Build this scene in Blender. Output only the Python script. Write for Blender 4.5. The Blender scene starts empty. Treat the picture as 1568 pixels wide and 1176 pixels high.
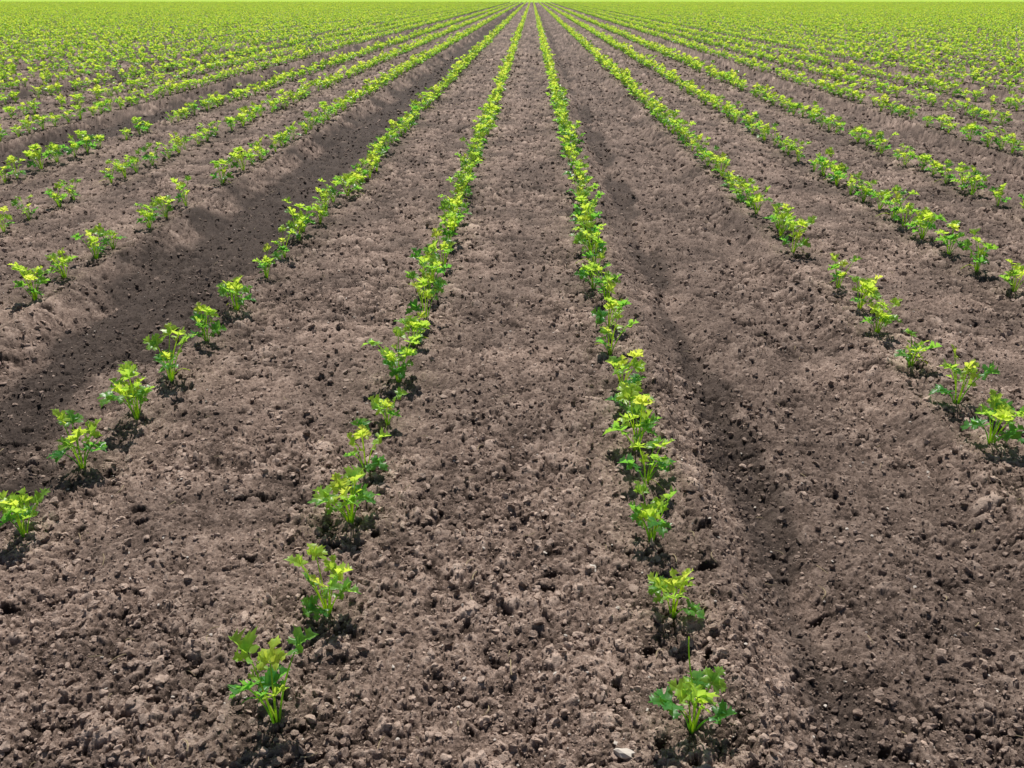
import bpy, bmesh, math, numpy as np, random
from mathutils import Vector
random.seed(7); rng=np.random.default_rng(7)
sc=bpy.context.scene
H=1.3
# ------------------------------------------------------------ noise helpers
def hsh(ix,iy,s):
    n=(ix*374761393+iy*668265263+s*1442695041)&0xffffffff
    n=((n^(n>>13))*1274126177)&0xffffffff
    n=n^(n>>16)
    n=(n*1103515245)&0xffffffff
    n=n^(n>>15)
    return (n&0xffffff)/float(0x1000000)
def vnoise(x,y,s):
    ix=np.floor(x).astype(np.int64); iy=np.floor(y).astype(np.int64)
    fx=x-ix; fy=y-iy
    fx=fx*fx*(3-2*fx); fy=fy*fy*(3-2*fy)
    a=hsh(ix,iy,s);b=hsh(ix+1,iy,s);c=hsh(ix,iy+1,s);d=hsh(ix+1,iy+1,s)
    return (a+(b-a)*fx)*(1-fy)+(c+(d-c)*fx)*fy
def fbm(x,y,s,o=3):
    r=0;a=.5
    for i in range(o):
        r=r+a*(vnoise(x,y,s+i*17)-.5); x=x*2.03+5.1; y=y*2.03+1.7; a*=.5
    return r*2
def clods(x,y,c,s,prob,flat=.6,rmin=.3,rmax=.62):
    gx=x/c; gy=y/c
    ix=np.floor(gx).astype(np.int64); iy=np.floor(gy).astype(np.int64)
    best=np.zeros_like(x)
    for dx in (-1,0,1):
        for dy in (-1,0,1):
            jx=ix+dx; jy=iy+dy
            px=jx+hsh(jx,jy,s); py=jy+hsh(jx,jy,s+1)
            r=rmin+(rmax-rmin)*hsh(jx,jy,s+2)**2
            on=hsh(jx,jy,s+3)<prob
            d2=((gx-px)**2+(gy-py)**2)/(r*r)
            v=np.sqrt(np.maximum(0,1-d2))*r*on
            best=np.maximum(best,v)
    return best*c*flat
# ------------------------------------------------------------ field layout
ROWS=[-4.045,-3.20,-2.36,-1.32,-.475,.345,1.49,2.33,3.20]
GAPS=[(-1.80,.36),(.91,.40)]
for k in range(60):
    c=5.22+2.8*k; ROWS+= [c-.84,c,c+.84]
    c=-6.06-2.8*k; ROWS+= [c-.84,c,c+.84]
    GAPS.append((3.79+2.8*k,.36)); GAPS.append((-4.63-2.8*k,.36))
GAPC=np.array(sorted(g[0] for g in GAPS))
def gapdist(x):
    i=np.clip(np.searchsorted(GAPC,x),1,len(GAPC)-1)
    a=x-GAPC[i-1]; b=x-GAPC[i]
    return np.where(np.abs(a)<np.abs(b),a,b)
def macro(x,y):
    g=gapdist(x+.05*fbm(x*2+3,y*1.6,91,3))
    w=np.clip((.46-np.abs(g))/.17,0,1); w=w*w*(3-2*w)
    z=-.06*w
    z=z+.02*np.exp(-((g+.45)/.05)**2)+.016*np.exp(-((g-.45)/.06)**2)
    z=z-.035*np.exp(-((g+.23)/.06)**2)
    z=z+.03*fbm(x*1.6,y*1.1,5,2)*.6+.022*fbm(x*5,y*4,6,2)*.6
    return z
def full(x,y):
    wx=x+.012*fbm(x*55,y*55,11,3)+.03*fbm(x*9,y*9,12,2)
    wy=y+.012*fbm(x*55,y*55,13,3)+.03*fbm(x*9,y*9,14,2)
    patch=np.clip(fbm(x*3.6,y*3.6,31,4)*1.6+.72,.35,1.2)
    d=clods(wx,wy,.0105,100,.85,1.0)
    d=np.maximum(d,clods(wx+3,wy,.021,200,.45,.85)*np.clip(patch+.2,0,1))
    d=np.maximum(d,clods(wx,wy+7,.044,300,.18,.65)*patch)
    d=np.maximum(d,clods(wx,wy+9,.12,400,.13,.55,.12,.34)*patch)
    d=d+.014*fbm(wx*22,wy*22,21,3)*(.5+.5*patch)+.007*fbm(wx*120,wy*120,22,2)
    cr=1-np.abs(fbm(wx*14+9,wy*14,41,3))*5
    d=d-.012*np.clip(cr,0,1)**2*patch
    hn=fbm(wx*15+4,wy*19,71,3)
    d=d-.14*np.clip(hn-.43,0,.2)
    return macro(x,y)+d, d, patch
# ------------------------------------------------------------ ground sheet
ys=[-6,-3,-1.5,-.8,-.3,0,.2,.4,.55,.65,.72,.78]
y=.82
while y<70:
    st=(H*H+y*y)/H/835*.95
    ys.append(y); y+=min(st,.8)
while y<3000:
    ys.append(y); y*=1.08
ys.append(3500); ys=np.array(ys)
s=np.linspace(-1,1,1700)
ext=np.array([1.05,1.12,1.25,1.5,2,3,6])
s=np.concatenate([-ext[::-1],s,ext])
W=.95+.72*np.maximum(ys,0)
X=W[:,None]*s[None,:]; Y=np.repeat(ys[:,None],len(s),1)
nr,nc=X.shape
x=X.ravel(); yy=Y.ravel()
z,det,patch=full(x,yy)
def mesh_grid(name,x,y,z,nr,nc):
    me=bpy.data.meshes.new(name)
    co=np.stack([x,y,z],1).astype(np.float32)
    idx=np.arange(nr*nc).reshape(nr,nc)
    q=np.stack([idx[:-1,:-1],idx[:-1,1:],idx[1:,1:],idx[1:,:-1]],-1).reshape(-1,4)
    me.vertices.add(len(co)); me.vertices.foreach_set('co',co.ravel())
    me.loops.add(q.size); me.loops.foreach_set('vertex_index',q.ravel().astype(np.int32))
    me.polygons.add(len(q)); me.polygons.foreach_set('loop_start',np.arange(0,q.size,4,dtype=np.int32))
    me.update(calc_edges=True); me.shade_smooth()
    return me
def attr(me,n,v):
    a=me.attributes.new(n,'FLOAT','POINT'); a.data.foreach_set('value',np.asarray(v,dtype=np.float32))
def link(name,me,mat=None):
    o=bpy.data.objects.new(name,me); sc.collection.objects.link(o)
    if mat: me.materials.append(mat)
    return o
def moist_shade_f(x,y):
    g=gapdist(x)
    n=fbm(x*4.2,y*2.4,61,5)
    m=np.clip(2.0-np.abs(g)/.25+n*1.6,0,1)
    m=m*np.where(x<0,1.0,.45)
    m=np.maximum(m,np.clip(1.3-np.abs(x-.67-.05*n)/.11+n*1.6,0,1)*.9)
    # soil darkens with distance, painting in the micro-shadows of backlit crumbs
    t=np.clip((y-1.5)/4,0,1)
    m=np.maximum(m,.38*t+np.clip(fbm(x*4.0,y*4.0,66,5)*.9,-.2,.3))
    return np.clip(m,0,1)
gm=mesh_grid("ground",x,yy,z,nr,nc)
attr(gm,"moist_shade",moist_shade_f(x,yy)); attr(gm,"relief",np.clip(det/.014,-1.5,1.5))
# ------------------------------------------------------------ materials
def newmat(n):
    m=bpy.data.materials.new(n); m.use_nodes=True
    nt=m.node_tree; nt.nodes.clear(); return m,nt,nt.nodes,nt.links
def soil_mat(name,mode):
    m,nt,N,L=newmat(name)
    out=N.new('ShaderNodeOutputMaterial'); b=N.new('ShaderNodeBsdfPrincipled')
    b.inputs['Roughness'].default_value=.9; b.inputs['Specular IOR Level'].default_value=.2
    geo=N.new('ShaderNodeNewGeometry')
    def noise(sc_,det=4,r=.6):
        n=N.new('ShaderNodeTexNoise'); n.inputs['Scale'].default_value=sc_; n.inputs['Detail'].default_value=det; n.inputs['Roughness'].default_value=r
        L.new(geo.outputs['Position'],n.inputs['Vector']); return n
    n1=noise(4,5); n2=noise(80,5,.7); n3=noise(450,3,.7)
    r=N.new('ShaderNodeValToRGB'); e=r.color_ramp.elements
    e[0].position=.35; e[0].color=(.070,.047,.036,1)
    e[1].position=.66; e[1].color=(.62,.470,.380,1)
    k=r.color_ramp.elements.new(.5); k.color=(.305,.219,.174,1)
    def math_(op,a,b_):
        q=N.new('ShaderNodeMath'); q.operation=op
        for i,v in enumerate((a,b_)):
            if isinstance(v,(int,float)): q.inputs[i].default_value=v
            else: L.new(v,q.inputs[i])
        return q.outputs[0]
    v=math_('ADD',math_('MULTIPLY',n1.outputs['Fac'],.18),math_('MULTIPLY',n2.outputs['Fac'],.47))
    v=math_('ADD',v,math_('MULTIPLY',n3.outputs['Fac'],.35))
    a=N.new('ShaderNodeAttribute'); a.attribute_name='moist_shade'; mo=a.outputs['Fac']
    if mode=='ground':
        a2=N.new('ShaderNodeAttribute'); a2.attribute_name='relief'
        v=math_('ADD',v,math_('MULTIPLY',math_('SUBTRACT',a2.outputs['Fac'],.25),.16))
    else:
        a.attribute_type='INSTANCER'
        oi=N.new('ShaderNodeObjectInfo')
        v=math_('ADD',v,math_('MULTIPLY',math_('SUBTRACT',oi.outputs['Random'],.3),.24))
    L.new(v,r.inputs['Fac'])
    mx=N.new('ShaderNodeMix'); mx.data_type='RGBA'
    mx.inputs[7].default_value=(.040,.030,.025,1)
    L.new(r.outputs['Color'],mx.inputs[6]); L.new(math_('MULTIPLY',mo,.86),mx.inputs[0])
    L.new(mx.outputs[2],b.inputs['Base Color'])
    bp=N.new('ShaderNodeBump'); bp.inputs['Strength'].default_value=1; bp.inputs['Distance'].default_value=.008
    L.new(n2.outputs['Fac'],bp.inputs['Height'])
    bp2=N.new('ShaderNodeBump'); bp2.inputs['Strength'].default_value=.9; bp2.inputs['Distance'].default_value=.0025
    L.new(n3.outputs['Fac'],bp2.inputs['Height']); L.new(bp.outputs[0],bp2.inputs['Normal'])
    L.new(bp2.outputs[0],b.inputs['Normal'])
    L.new(b.outputs[0],out.inputs[0]); return m
soil=soil_mat("soil_material",'ground'); clodm=soil_mat("soil_clod_material",'inst')
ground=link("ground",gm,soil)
def leaf_mat(name,far=False):
    m,nt,N,L=newmat(name)
    out=N.new('ShaderNodeOutputMaterial'); b=N.new('ShaderNodeBsdfPrincipled'); t=N.new('ShaderNodeBsdfTranslucent')
    a=N.new('ShaderNodeAttribute'); a.attribute_name='age'
    oi=N.new('ShaderNodeObjectInfo')
    geo=N.new('ShaderNodeNewGeometry')
    nz=N.new('ShaderNodeTexNoise'); nz.inputs['Scale'].default_value=45; L.new(geo.outputs['Position'],nz.inputs['Vector'])
    ad=N.new('ShaderNodeMath'); ad.operation='MULTIPLY_ADD'; L.new(oi.outputs['Random'],ad.inputs[0]); ad.inputs[1].default_value=.25; L.new(a.outputs['Fac'],ad.inputs[2])
    ad2=N.new('ShaderNodeMath'); ad2.operation='MULTIPLY_ADD'; L.new(nz.outputs['Fac'],ad2.inputs[0]); ad2.inputs[1].default_value=.5; L.new(ad.outputs[0],ad2.inputs[2])
    ad3=N.new('ShaderNodeMath'); ad3.operation='SUBTRACT'; L.new(ad2.outputs[0],ad3.inputs[0]); ad3.inputs[1].default_value=.30
    def ramp(c0,c1,c2):
        r=N.new('ShaderNodeValToRGB'); e=r.color_ramp.elements
        e[0].position=.05;e[0].color=(*c0,1); e[1].position=.80;e[1].color=(*c1,1)
        k=e.new(1.0); k.color=(*c2,1)
        L.new(ad3.outputs[0],r.inputs['Fac']); return r
    if far:
        r1=ramp((.36,.56,.10),(.44,.64,.12),(.50,.66,.13))
    else:
        r1=ramp((.07,.27,.07),(.40,.66,.09),(.50,.66,.11))
    r2=ramp((.24,.64,.07),(.82,1.0,.10),(.92,1.0,.14))
    L.new(r1.outputs[0],b.inputs['Base Color']); L.new(r2.outputs[0],t.inputs['Color'])
    b.inputs['Roughness'].default_value=1 if far else .36; b.inputs['Specular IOR Level'].default_value=0 if far else .55
    mx=N.new('ShaderNodeMixShader'); mx.inputs[0].default_value=.1 if far else .60
    L.new(b.outputs[0],mx.inputs[1]); L.new(t.outputs[0],mx.inputs[2]); L.new(mx.outputs[0],out.inputs[0])
    return m
leafm=leaf_mat("celery_leaf_material"); farm=leaf_mat("distant_crop_material",True)
# ------------------------------------------------------------ plants
HALF_HI=[(0,0),(.06,.10),(.24,.18),(.44,.22),(.43,.32),(.62,.42),(.46,.46),(.48,.58),(.24,.52),(.13,.57),(.24,.68),(.38,.76),(.22,.80),(.22,.93),(.08,.90),(0,1.06)]
HALF_LO=[(0,0),(.42,.24),(.56,.42),(.22,.58),(.34,.76),(0,1.04)]
def plant_mesh(seed,name,lod=False):
    R=random.Random(seed); V=[];F=[];A=[]
    HALF=HALF_LO if lod else HALF_HI; FS=(0,1) if lod else (0,.5,1); nf=len(FS)
    def tube(pts,r0,r1,age):
        if lod: pts=pts[::3]+([pts[-1]] if (len(pts)-1)%3 else [])
        n=3 if lod else 5; st=len(V)
        for i,p in enumerate(pts):
            q=pts[min(i+1,len(pts)-1)]-pts[max(i-1,0)]; q.normalize()
            s_=q.cross(Vector((.3,.9,.1))).normalized(); u=q.cross(s_)
            r=r0+(r1-r0)*i/(len(pts)-1)
            for k in range(n):
                t=2*math.pi*k/n
                V.append(p+s_*math.cos(t)*r+u*math.sin(t)*r); A.append(age)
        for i in range(len(pts)-1):
            for k in range(n):
                a=st+i*n+k; b=st+i*n+(k+1)%n
                F.append((a,b,b+n,a+n))
    def leaflet(P,T,Nn,size,wid,age):
        if lod: age+=.15
        T=T.normalized(); S=T.cross(Nn).normalized(); Nn=S.cross(T)
        fold=R.uniform(.15,.9); droop=R.uniform(-.2,.8); ph=R.uniform(0,6); tw=R.uniform(-.4,.4)
        n=len(HALF)
        for sg in (-1,1):
            jit=[(R.uniform(-.04,.04),R.uniform(-.03,.03)) for _ in HALF]
            st=len(V)
            for i,(u,v) in enumerate(HALF):
                if 0<i<n-1: u+=jit[i][0]; v+=jit[i][1]
                sv=i/(n-1)
                for f in FS:
                    uu=u*f*wid*sg; vv=sv*(1-f)+v*f
                    z=fold*abs(uu)-droop*vv*vv*.6+.07*math.sin(ph+vv*9+uu*7)*f+tw*uu*vv+ (.03 if f==.5 else 0)
                    V.append(P+T*(vv*size)+S*(uu*size)+Nn*(z*size)); A.append(age+R.uniform(-.06,.06)-.10*(1-f))
            for i in range(n-1):
                for f in range(nf-1):
                    a=st+i*nf+f; q=(a,a+1,a+nf+1,a+nf)
                    F.append(q if sg>0 else q[::-1])
    nl=R.randint(6,9); a0=R.uniform(0,6.28)
    lean=Vector((R.uniform(-.4,.2),R.uniform(-.2,.2),0))
    for i in range(nl):
        inner=i/(nl-1)
        az=a0+i*2.4+R.uniform(-.35,.35)
        Lp=R.uniform(.06,.09)*(.7+.6*math.sin(inner*2.6)) + (.045 if R.random()<.22 else 0)
        t0=.05+.22*(1-inner); t1=.18+.72*(1-inner)+R.uniform(-.15,.15)
        d=Vector((math.cos(az),math.sin(az),0)); p=Vector((d.x*.004,d.y*.004,-.014)); pts=[p.copy()]
        K=7
        for k in range(K):
            t=t0+(t1-t0)*(k/(K-1))**1.3
            T=(d*math.sin(t)+Vector((0,0,math.cos(t)))+lean*(k/K)).normalized()
            p=p+T*(Lp+.014)/K; pts.append(p.copy())
        age=.02+.85*inner**1.2+R.uniform(-.1,.15)
        tube(pts,.0024,.0014,min(.7,age+.25))
        tb=min(t1+R.uniform(.0,.75),1.8)
        B=(d*math.sin(tb)+Vector((0,0,math.cos(tb)))).normalized()
        Nn=(-d*math.cos(tb)+Vector((0,0,math.sin(tb)))).normalized()
        S=B.cross(Nn).normalized()
        roll=R.uniform(-.6,.6); Nn=(Nn*math.cos(roll)+S*math.sin(roll)); S=B.cross(Nn).normalized()
        sz=R.uniform(.038,.052)*(1-.2*inner)
        tip=pts[-1]
        leaflet(tip,B,Nn,sz*1.08,R.uniform(.95,1.2),age)
        for sg in (-1,1):
            an=R.uniform(.85,1.25)*sg
            D=B*math.cos(an)+S*math.sin(an)+Nn*R.uniform(-.1,.35)
            leaflet(tip-B*.002,D,Nn,sz*R.uniform(.75,.95),R.uniform(.85,1.1),age)
        if inner<.75 and R.random()<.6:
            q=pts[-3]
            for sg in (-1,1):
                an=R.uniform(1.0,1.35)*sg
                D=B*math.cos(an)+S*math.sin(an)+Nn*R.uniform(0,.4)
                e=q+D*.008
                tube([q,q+D*.004,e],.0009,.0008,age)
                leaflet(e,D,Nn,sz*R.uniform(.5,.7),1.0,age)
    if R.random()<.4 and not lod:
        az=R.uniform(0,6.28); d=Vector((math.cos(az),math.sin(az),0)); s_=Vector((-d.y,d.x,0)); c=R.uniform(-.03,.03)
        pts=[d*(.07*k/8)+s_*(c*(k/8)**2*2)+Vector((0,0,.006+.03*math.sin(math.pi*k/8)*.6)) for k in range(9)]
        tube(pts,.0016,.0009,1.4)
    if name=="stalked_celery_mesh":   # one thin bare stalk standing above the leaves
        tube([Vector((.004*math.sin(k*.5),.004*k,.019*k)) for k in range(12)],.0019,.0014,.5)
    me=bpy.data.meshes.new(name); me.from_pydata([tuple(v) for v in V],[],F); me.shade_smooth()
    attr(me,"age",A); me.materials.append(leafm); return me
NV=18
pm=[plant_mesh(100+i,"celery_plant_mesh") for i in range(NV)]
stalked=plant_mesh(777,"stalked_celery_mesh")
plo=[plant_mesh(300+i,"celery_far_mesh",True) for i in range(12)]
near={-.475:[1.205,1.53,1.89,2.163,2.477,2.81,3.17,3.48,3.78],
 .345:[1.205,1.54,1.84,2.12,2.30,2.53,2.74,3.10,3.39,3.73],
 -1.32:[1.80,2.146,2.455,2.775,3.154,3.515,4.02,4.39,4.70],
 1.49:[2.04,2.38,2.67,3.0,3.33,3.64,3.94,4.6,4.95],
 -2.36:[3.30,3.71,4.05,4.39,4.565,5.04,5.33,5.69,6.39],
 2.33:[3.5,3.9,4.24,4.565,4.89,5.16],
 -3.20:[4.6,4.93,5.25,5.6], 3.20:[4.85,5.2]}
cnt=0
for rx in ROWS:
    for d in near.get(rx,[]):
        px=rx+random.uniform(-.02,.02)
        zz=float(macro(np.array([px]),np.array([d]))[0])
        mesh=stalked if (rx==.345 and d==1.205) else pm[(cnt*5+3)%NV]
        if rx==-.475 and d==1.205: mesh=pm[4]
        o=bpy.data.objects.new("celery_plant",mesh); sc.collection.objects.link(o)
        o.location=(px,d,zz+.004); o.rotation_euler=(0,0,random.uniform(0,6.28))
        sC=random.uniform(.88,1.15); o.scale=(sC,sC,sC*random.uniform(.98,1.15)); cnt+=1
def instancer(name,pts,attrs,objs,colname):
    me=bpy.data.meshes.new(name); me.vertices.add(len(pts)); me.vertices.foreach_set('co',np.asarray(pts,dtype=np.float32).ravel())
    for k,v in attrs.items(): attr(me,k,v)
    a=me.attributes.new("pick",'INT','POINT'); a.data.foreach_set('value',rng.integers(0,len(objs),len(pts)).astype(np.int32))
    ob=link(name,me)
    col=bpy.data.collections.new(colname)
    for i,m in enumerate(objs):
        o=bpy.data.objects.new(colname+"_%02d"%i,m); col.objects.link(o)
    ng=bpy.data.node_groups.new(name+"_nodes",'GeometryNodeTree')
    ng.interface.new_socket("Geometry",in_out='INPUT',socket_type='NodeSocketGeometry')
    ng.interface.new_socket("Geometry",in_out='OUTPUT',socket_type='NodeSocketGeometry')
    N=ng.nodes;L=ng.links
    gi=N.new('NodeGroupInput');go=N.new('NodeGroupOutput')
    ip=N.new('GeometryNodeInstanceOnPoints'); ci=N.new('GeometryNodeCollectionInfo')
    ci.inputs['Collection'].default_value=col; ci.inputs['Separate Children'].default_value=True; ci.inputs['Reset Children'].default_value=True
    def na(nm,t):
        q=N.new('GeometryNodeInputNamedAttribute'); q.data_type=t; q.inputs['Name'].default_value=nm; return q.outputs[0]
    cx=N.new('ShaderNodeCombineXYZ'); L.new(na("rz",'FLOAT'),cx.inputs[2])
    L.new(gi.outputs[0],ip.inputs['Points']); L.new(ci.outputs[0],ip.inputs['Instance']); ip.inputs['Pick Instance'].default_value=True
    L.new(na("pick",'INT'),ip.inputs['Instance Index']); L.new(cx.outputs[0],ip.inputs['Rotation']); L.new(na("sc",'FLOAT'),ip.inputs['Scale'])
    L.new(ip.outputs[0],go.inputs[0])
    md=ob.modifiers.new("inst",'NODES'); md.node_group=ng
    return ob
P=[]
for rx in ROWS:
    start=near[rx][-1]+.25 if rx in near else .5
    ymin=max(start,(abs(rx)-2.2)/.78)
    yv=ymin
    while yv<230:
        if random.random()>.05: P.append((rx+random.gauss(0,.02),yv+random.uniform(-.06,.06)))
        yv+=random.uniform(.20,.31) if yv<60 else random.uniform(.28,.38)*(1+max(0,yv-100)/100)
P=np.array(P); pz=macro(P[:,0],P[:,1])+.006; n=len(P)
grow=1.0+.18*np.clip((P[:,1]-5)/15,0,1)
S_=rng.uniform(.8,1.2,n)*(1.02+.16*fbm(P[:,0]*.4,P[:,1]*.4,77,2))*grow; RZ=rng.uniform(0,6.28,n)
nm=P[:,1]<11
PP=np.column_stack([P,pz])
instancer("celery_rows",PP[nm],{"sc":S_[nm],"rz":RZ[nm]},pm,"celery_variants")
instancer("distant_celery_rows",PP[~nm],{"sc":S_[~nm],"rz":RZ[~nm]},plo,"celery_far_variants")
# distant canopy
cy=[215]
while cy[-1]<3300: cy.append(cy[-1]*1.012+.2)
cy=np.array(cy); cs=np.linspace(-1,1,500); CX=(cy*1.3)[:,None]*cs[None]; CY=np.repeat(cy[:,None],500,1)
cz=.07+.12*rng.random(CX.size); cz[:500]=-.05
cm=mesh_grid("distant_crop",CX.ravel(),CY.ravel(),cz,len(cy),500); attr(cm,"age",.4+.5*rng.random(CX.size))
link("distant_crop",cm,farm)
# ------------------------------------------------------------ loose clods, pebbles, straw
def blob_shapes(seed,nvar,flat,sub=2):
    r=np.random.default_rng(seed); vars_=[]
    bm=bmesh.new(); bmesh.ops.create_icosphere(bm,subdivisions=sub,radius=1)
    base=np.array([v.co[:] for v in bm.verts]); fc=[[v.index for v in f.verts] for f in bm.faces]; bm.free()
    for k in range(nvar):
        q=base.copy()
        for j in range(9):
            dvec=r.normal(size=3); dvec/=np.linalg.norm(dvec)
            t=q@dvec; cut=r.uniform(.25,.75); q=q-np.maximum(0,t-cut)[:,None]*dvec*r.uniform(.5,1.0)
        q*=(1+r.normal(0,.13,(len(q),1))); q*=r.uniform(.65,1.25,3); q[:,2]*=flat
        vars_.append(q)
    return vars_,fc
def blob_meshes(name,seed,nvar,flat,mat,smooth=False):
    vs,fc=blob_shapes(seed,nvar,flat); out=[]
    for q in vs:
        me=bpy.data.meshes.new(name); me.from_pydata(q.tolist(),[],fc)
        if smooth: me.shade_smooth()
        me.materials.append(mat); out.append(me)
    return out
def scatter(n,y0,y1,r):
    u=r.random(n); yv=y0*(y1/y0)**u; xv=(r.random(n)*2-1)*(.95+.70*yv)
    return xv,yv
cl=blob_meshes("soil_clod_mesh",3,16,.75,clodm)
xv,yv=scatter(260000,.8,22,rng); zv,dv,pt=full(xv,yv)
keep=rng.random(len(xv))<(.45+.55*np.clip(pt,0,1)); xv,yv,zv=xv[keep],yv[keep],zv[keep]
sz=(.0011+.0019*rng.random(len(xv))+.0095*rng.random(len(xv))**11)*(1+.13*yv)
instancer("soil_clods",np.column_stack([xv,yv,zv+sz*.25]),{"sc":sz,"rz":rng.uniform(0,6.28,len(xv)),"moist_shade":moist_shade_f(xv,yv)*rng.uniform(.2,1,len(xv))},cl,"clod_variants")
xv,yv=scatter(260,.8,9,rng); zv,_,_=full(xv,yv); sz=rng.uniform(.008,.020,len(xv))
cl2=blob_meshes("large_clod_mesh",9,10,.6,clodm,True)
instancer("large_soil_clods",np.column_stack([xv,yv,zv+sz*.05]),{"sc":sz,"rz":rng.uniform(0,6.28,len(xv)),"moist_shade":rng.uniform(0,.6,len(xv))},cl2,"large_clod_variants")
m,nt,N_,L_=newmat("pebble_material"); o_=N_.new('ShaderNodeOutputMaterial'); b_=N_.new('ShaderNodeBsdfPrincipled'); b_.inputs['Roughness'].default_value=.85
nn=N_.new('ShaderNodeTexNoise'); nn.inputs['Scale'].default_value=60; rr=N_.new('ShaderNodeValToRGB'); rr.color_ramp.elements[0].color=(.36,.31,.27,1); rr.color_ramp.elements[1].color=(.68,.61,.53,1)
gg=N_.new('ShaderNodeNewGeometry'); L_.new(gg.outputs['Position'],nn.inputs['Vector']); L_.new(nn.outputs['Fac'],rr.inputs['Fac']); L_.new(rr.outputs[0],b_.inputs['Base Color']); L_.new(b_.outputs[0],o_.inputs[0])
xv,yv=scatter(1100,.8,8,rng); sz=rng.uniform(.002,.006,len(xv))
xv=np.append(xv,[.165,.19]); yv=np.append(yv,[1.72,1.14]); sz=np.append(sz,[.012,.02]); zv,_,_=full(xv,yv)
instancer("pebbles",np.column_stack([xv,yv,zv+.002]),{"sc":sz,"rz":rng.uniform(0,6.28,len(xv))},blob_meshes("pebble_mesh",12,8,.6,m),"pebble_variants")
V=[];F=[];r=random.Random(5)
for i in range(420):
    yv=.8+6*r.random()**1.6; xv=r.uniform(-1,1)*(1.1+.7*yv); a=r.uniform(0,3.14); l=r.uniform(.008,.045); w=r.uniform(.0006,.0014)
    z0=float(full(np.array([xv]),np.array([yv]))[0][0])+.005
    dx,dy=math.cos(a),math.sin(a); bend=r.uniform(-.3,.3)*l; tz=r.uniform(-.004,.010)
    st=len(V)
    for k in range(5):
        t=k/4-.5; cx_=xv+dx*l*t-dy*bend*(t*t*4); cy_=yv+dy*l*t+dx*bend*(t*t*4); cz_=z0+tz*(t+.5)+.003*(1-4*t*t)
        V+= [(cx_-dy*w,cy_+dx*w,cz_),(cx_+dy*w,cy_-dx*w,cz_),(cx_,cy_,cz_+w)]
    for k in range(4):
        a0=st+k*3
        for e in range(3):
            F.append((a0+e,a0+(e+1)%3,a0+3+(e+1)%3,a0+3+e))
me=bpy.data.meshes.new("straw_bits"); me.from_pydata(V,[],F)
m2,nt,N_,L_=newmat("straw_material"); o_=N_.new('ShaderNodeOutputMaterial'); b_=N_.new('ShaderNodeBsdfPrincipled'); b_.inputs['Base Color'].default_value=(.46,.36,.21,1); b_.inputs['Roughness'].default_value=.7; L_.new(b_.outputs[0],o_.inputs[0])
link("straw_bits",me,m2)
# ------------------------------------------------------------ light
el=math.radians(58); az=math.radians(-4)
sv=Vector((math.sin(az)*math.cos(el),math.cos(az)*math.cos(el),math.sin(el)))
ld=bpy.data.lights.new("sun",'SUN'); ld.energy=5; ld.angle=math.radians(.53); ld.color=(1,.96,.9)
lo=bpy.data.objects.new("sun",ld); sc.collection.objects.link(lo); lo.rotation_euler=(-sv).to_track_quat('-Z','Y').to_euler(); lo.location=(0,0,20)
w=bpy.data.worlds.new("World"); sc.world=w; w.use_nodes=True; nt=w.node_tree
bg=nt.nodes['Background']; sk=nt.nodes.new('ShaderNodeTexSky'); sk.sky_type='NISHITA'; sk.sun_disc=False; sk.sun_elevation=el; sk.sun_rotation=az
nt.links.new(sk.outputs[0],bg.inputs[0]); bg.inputs[1].default_value=.055
# ------------------------------------------------------------ camera
cd=bpy.data.cameras.new("camera"); cd.sensor_width=36; cd.lens=29.37; cd.clip_start=.05; cd.clip_end=6000
co=bpy.data.objects.new("camera",cd); sc.collection.objects.link(co); co.location=(0,0,H)
co.rotation_euler=(math.radians(90-24.9),0,math.radians(1.25)); sc.camera=co
sc.view_settings.view_transform='Standard'; sc.view_settings.look='None'; sc.view_settings.exposure=0
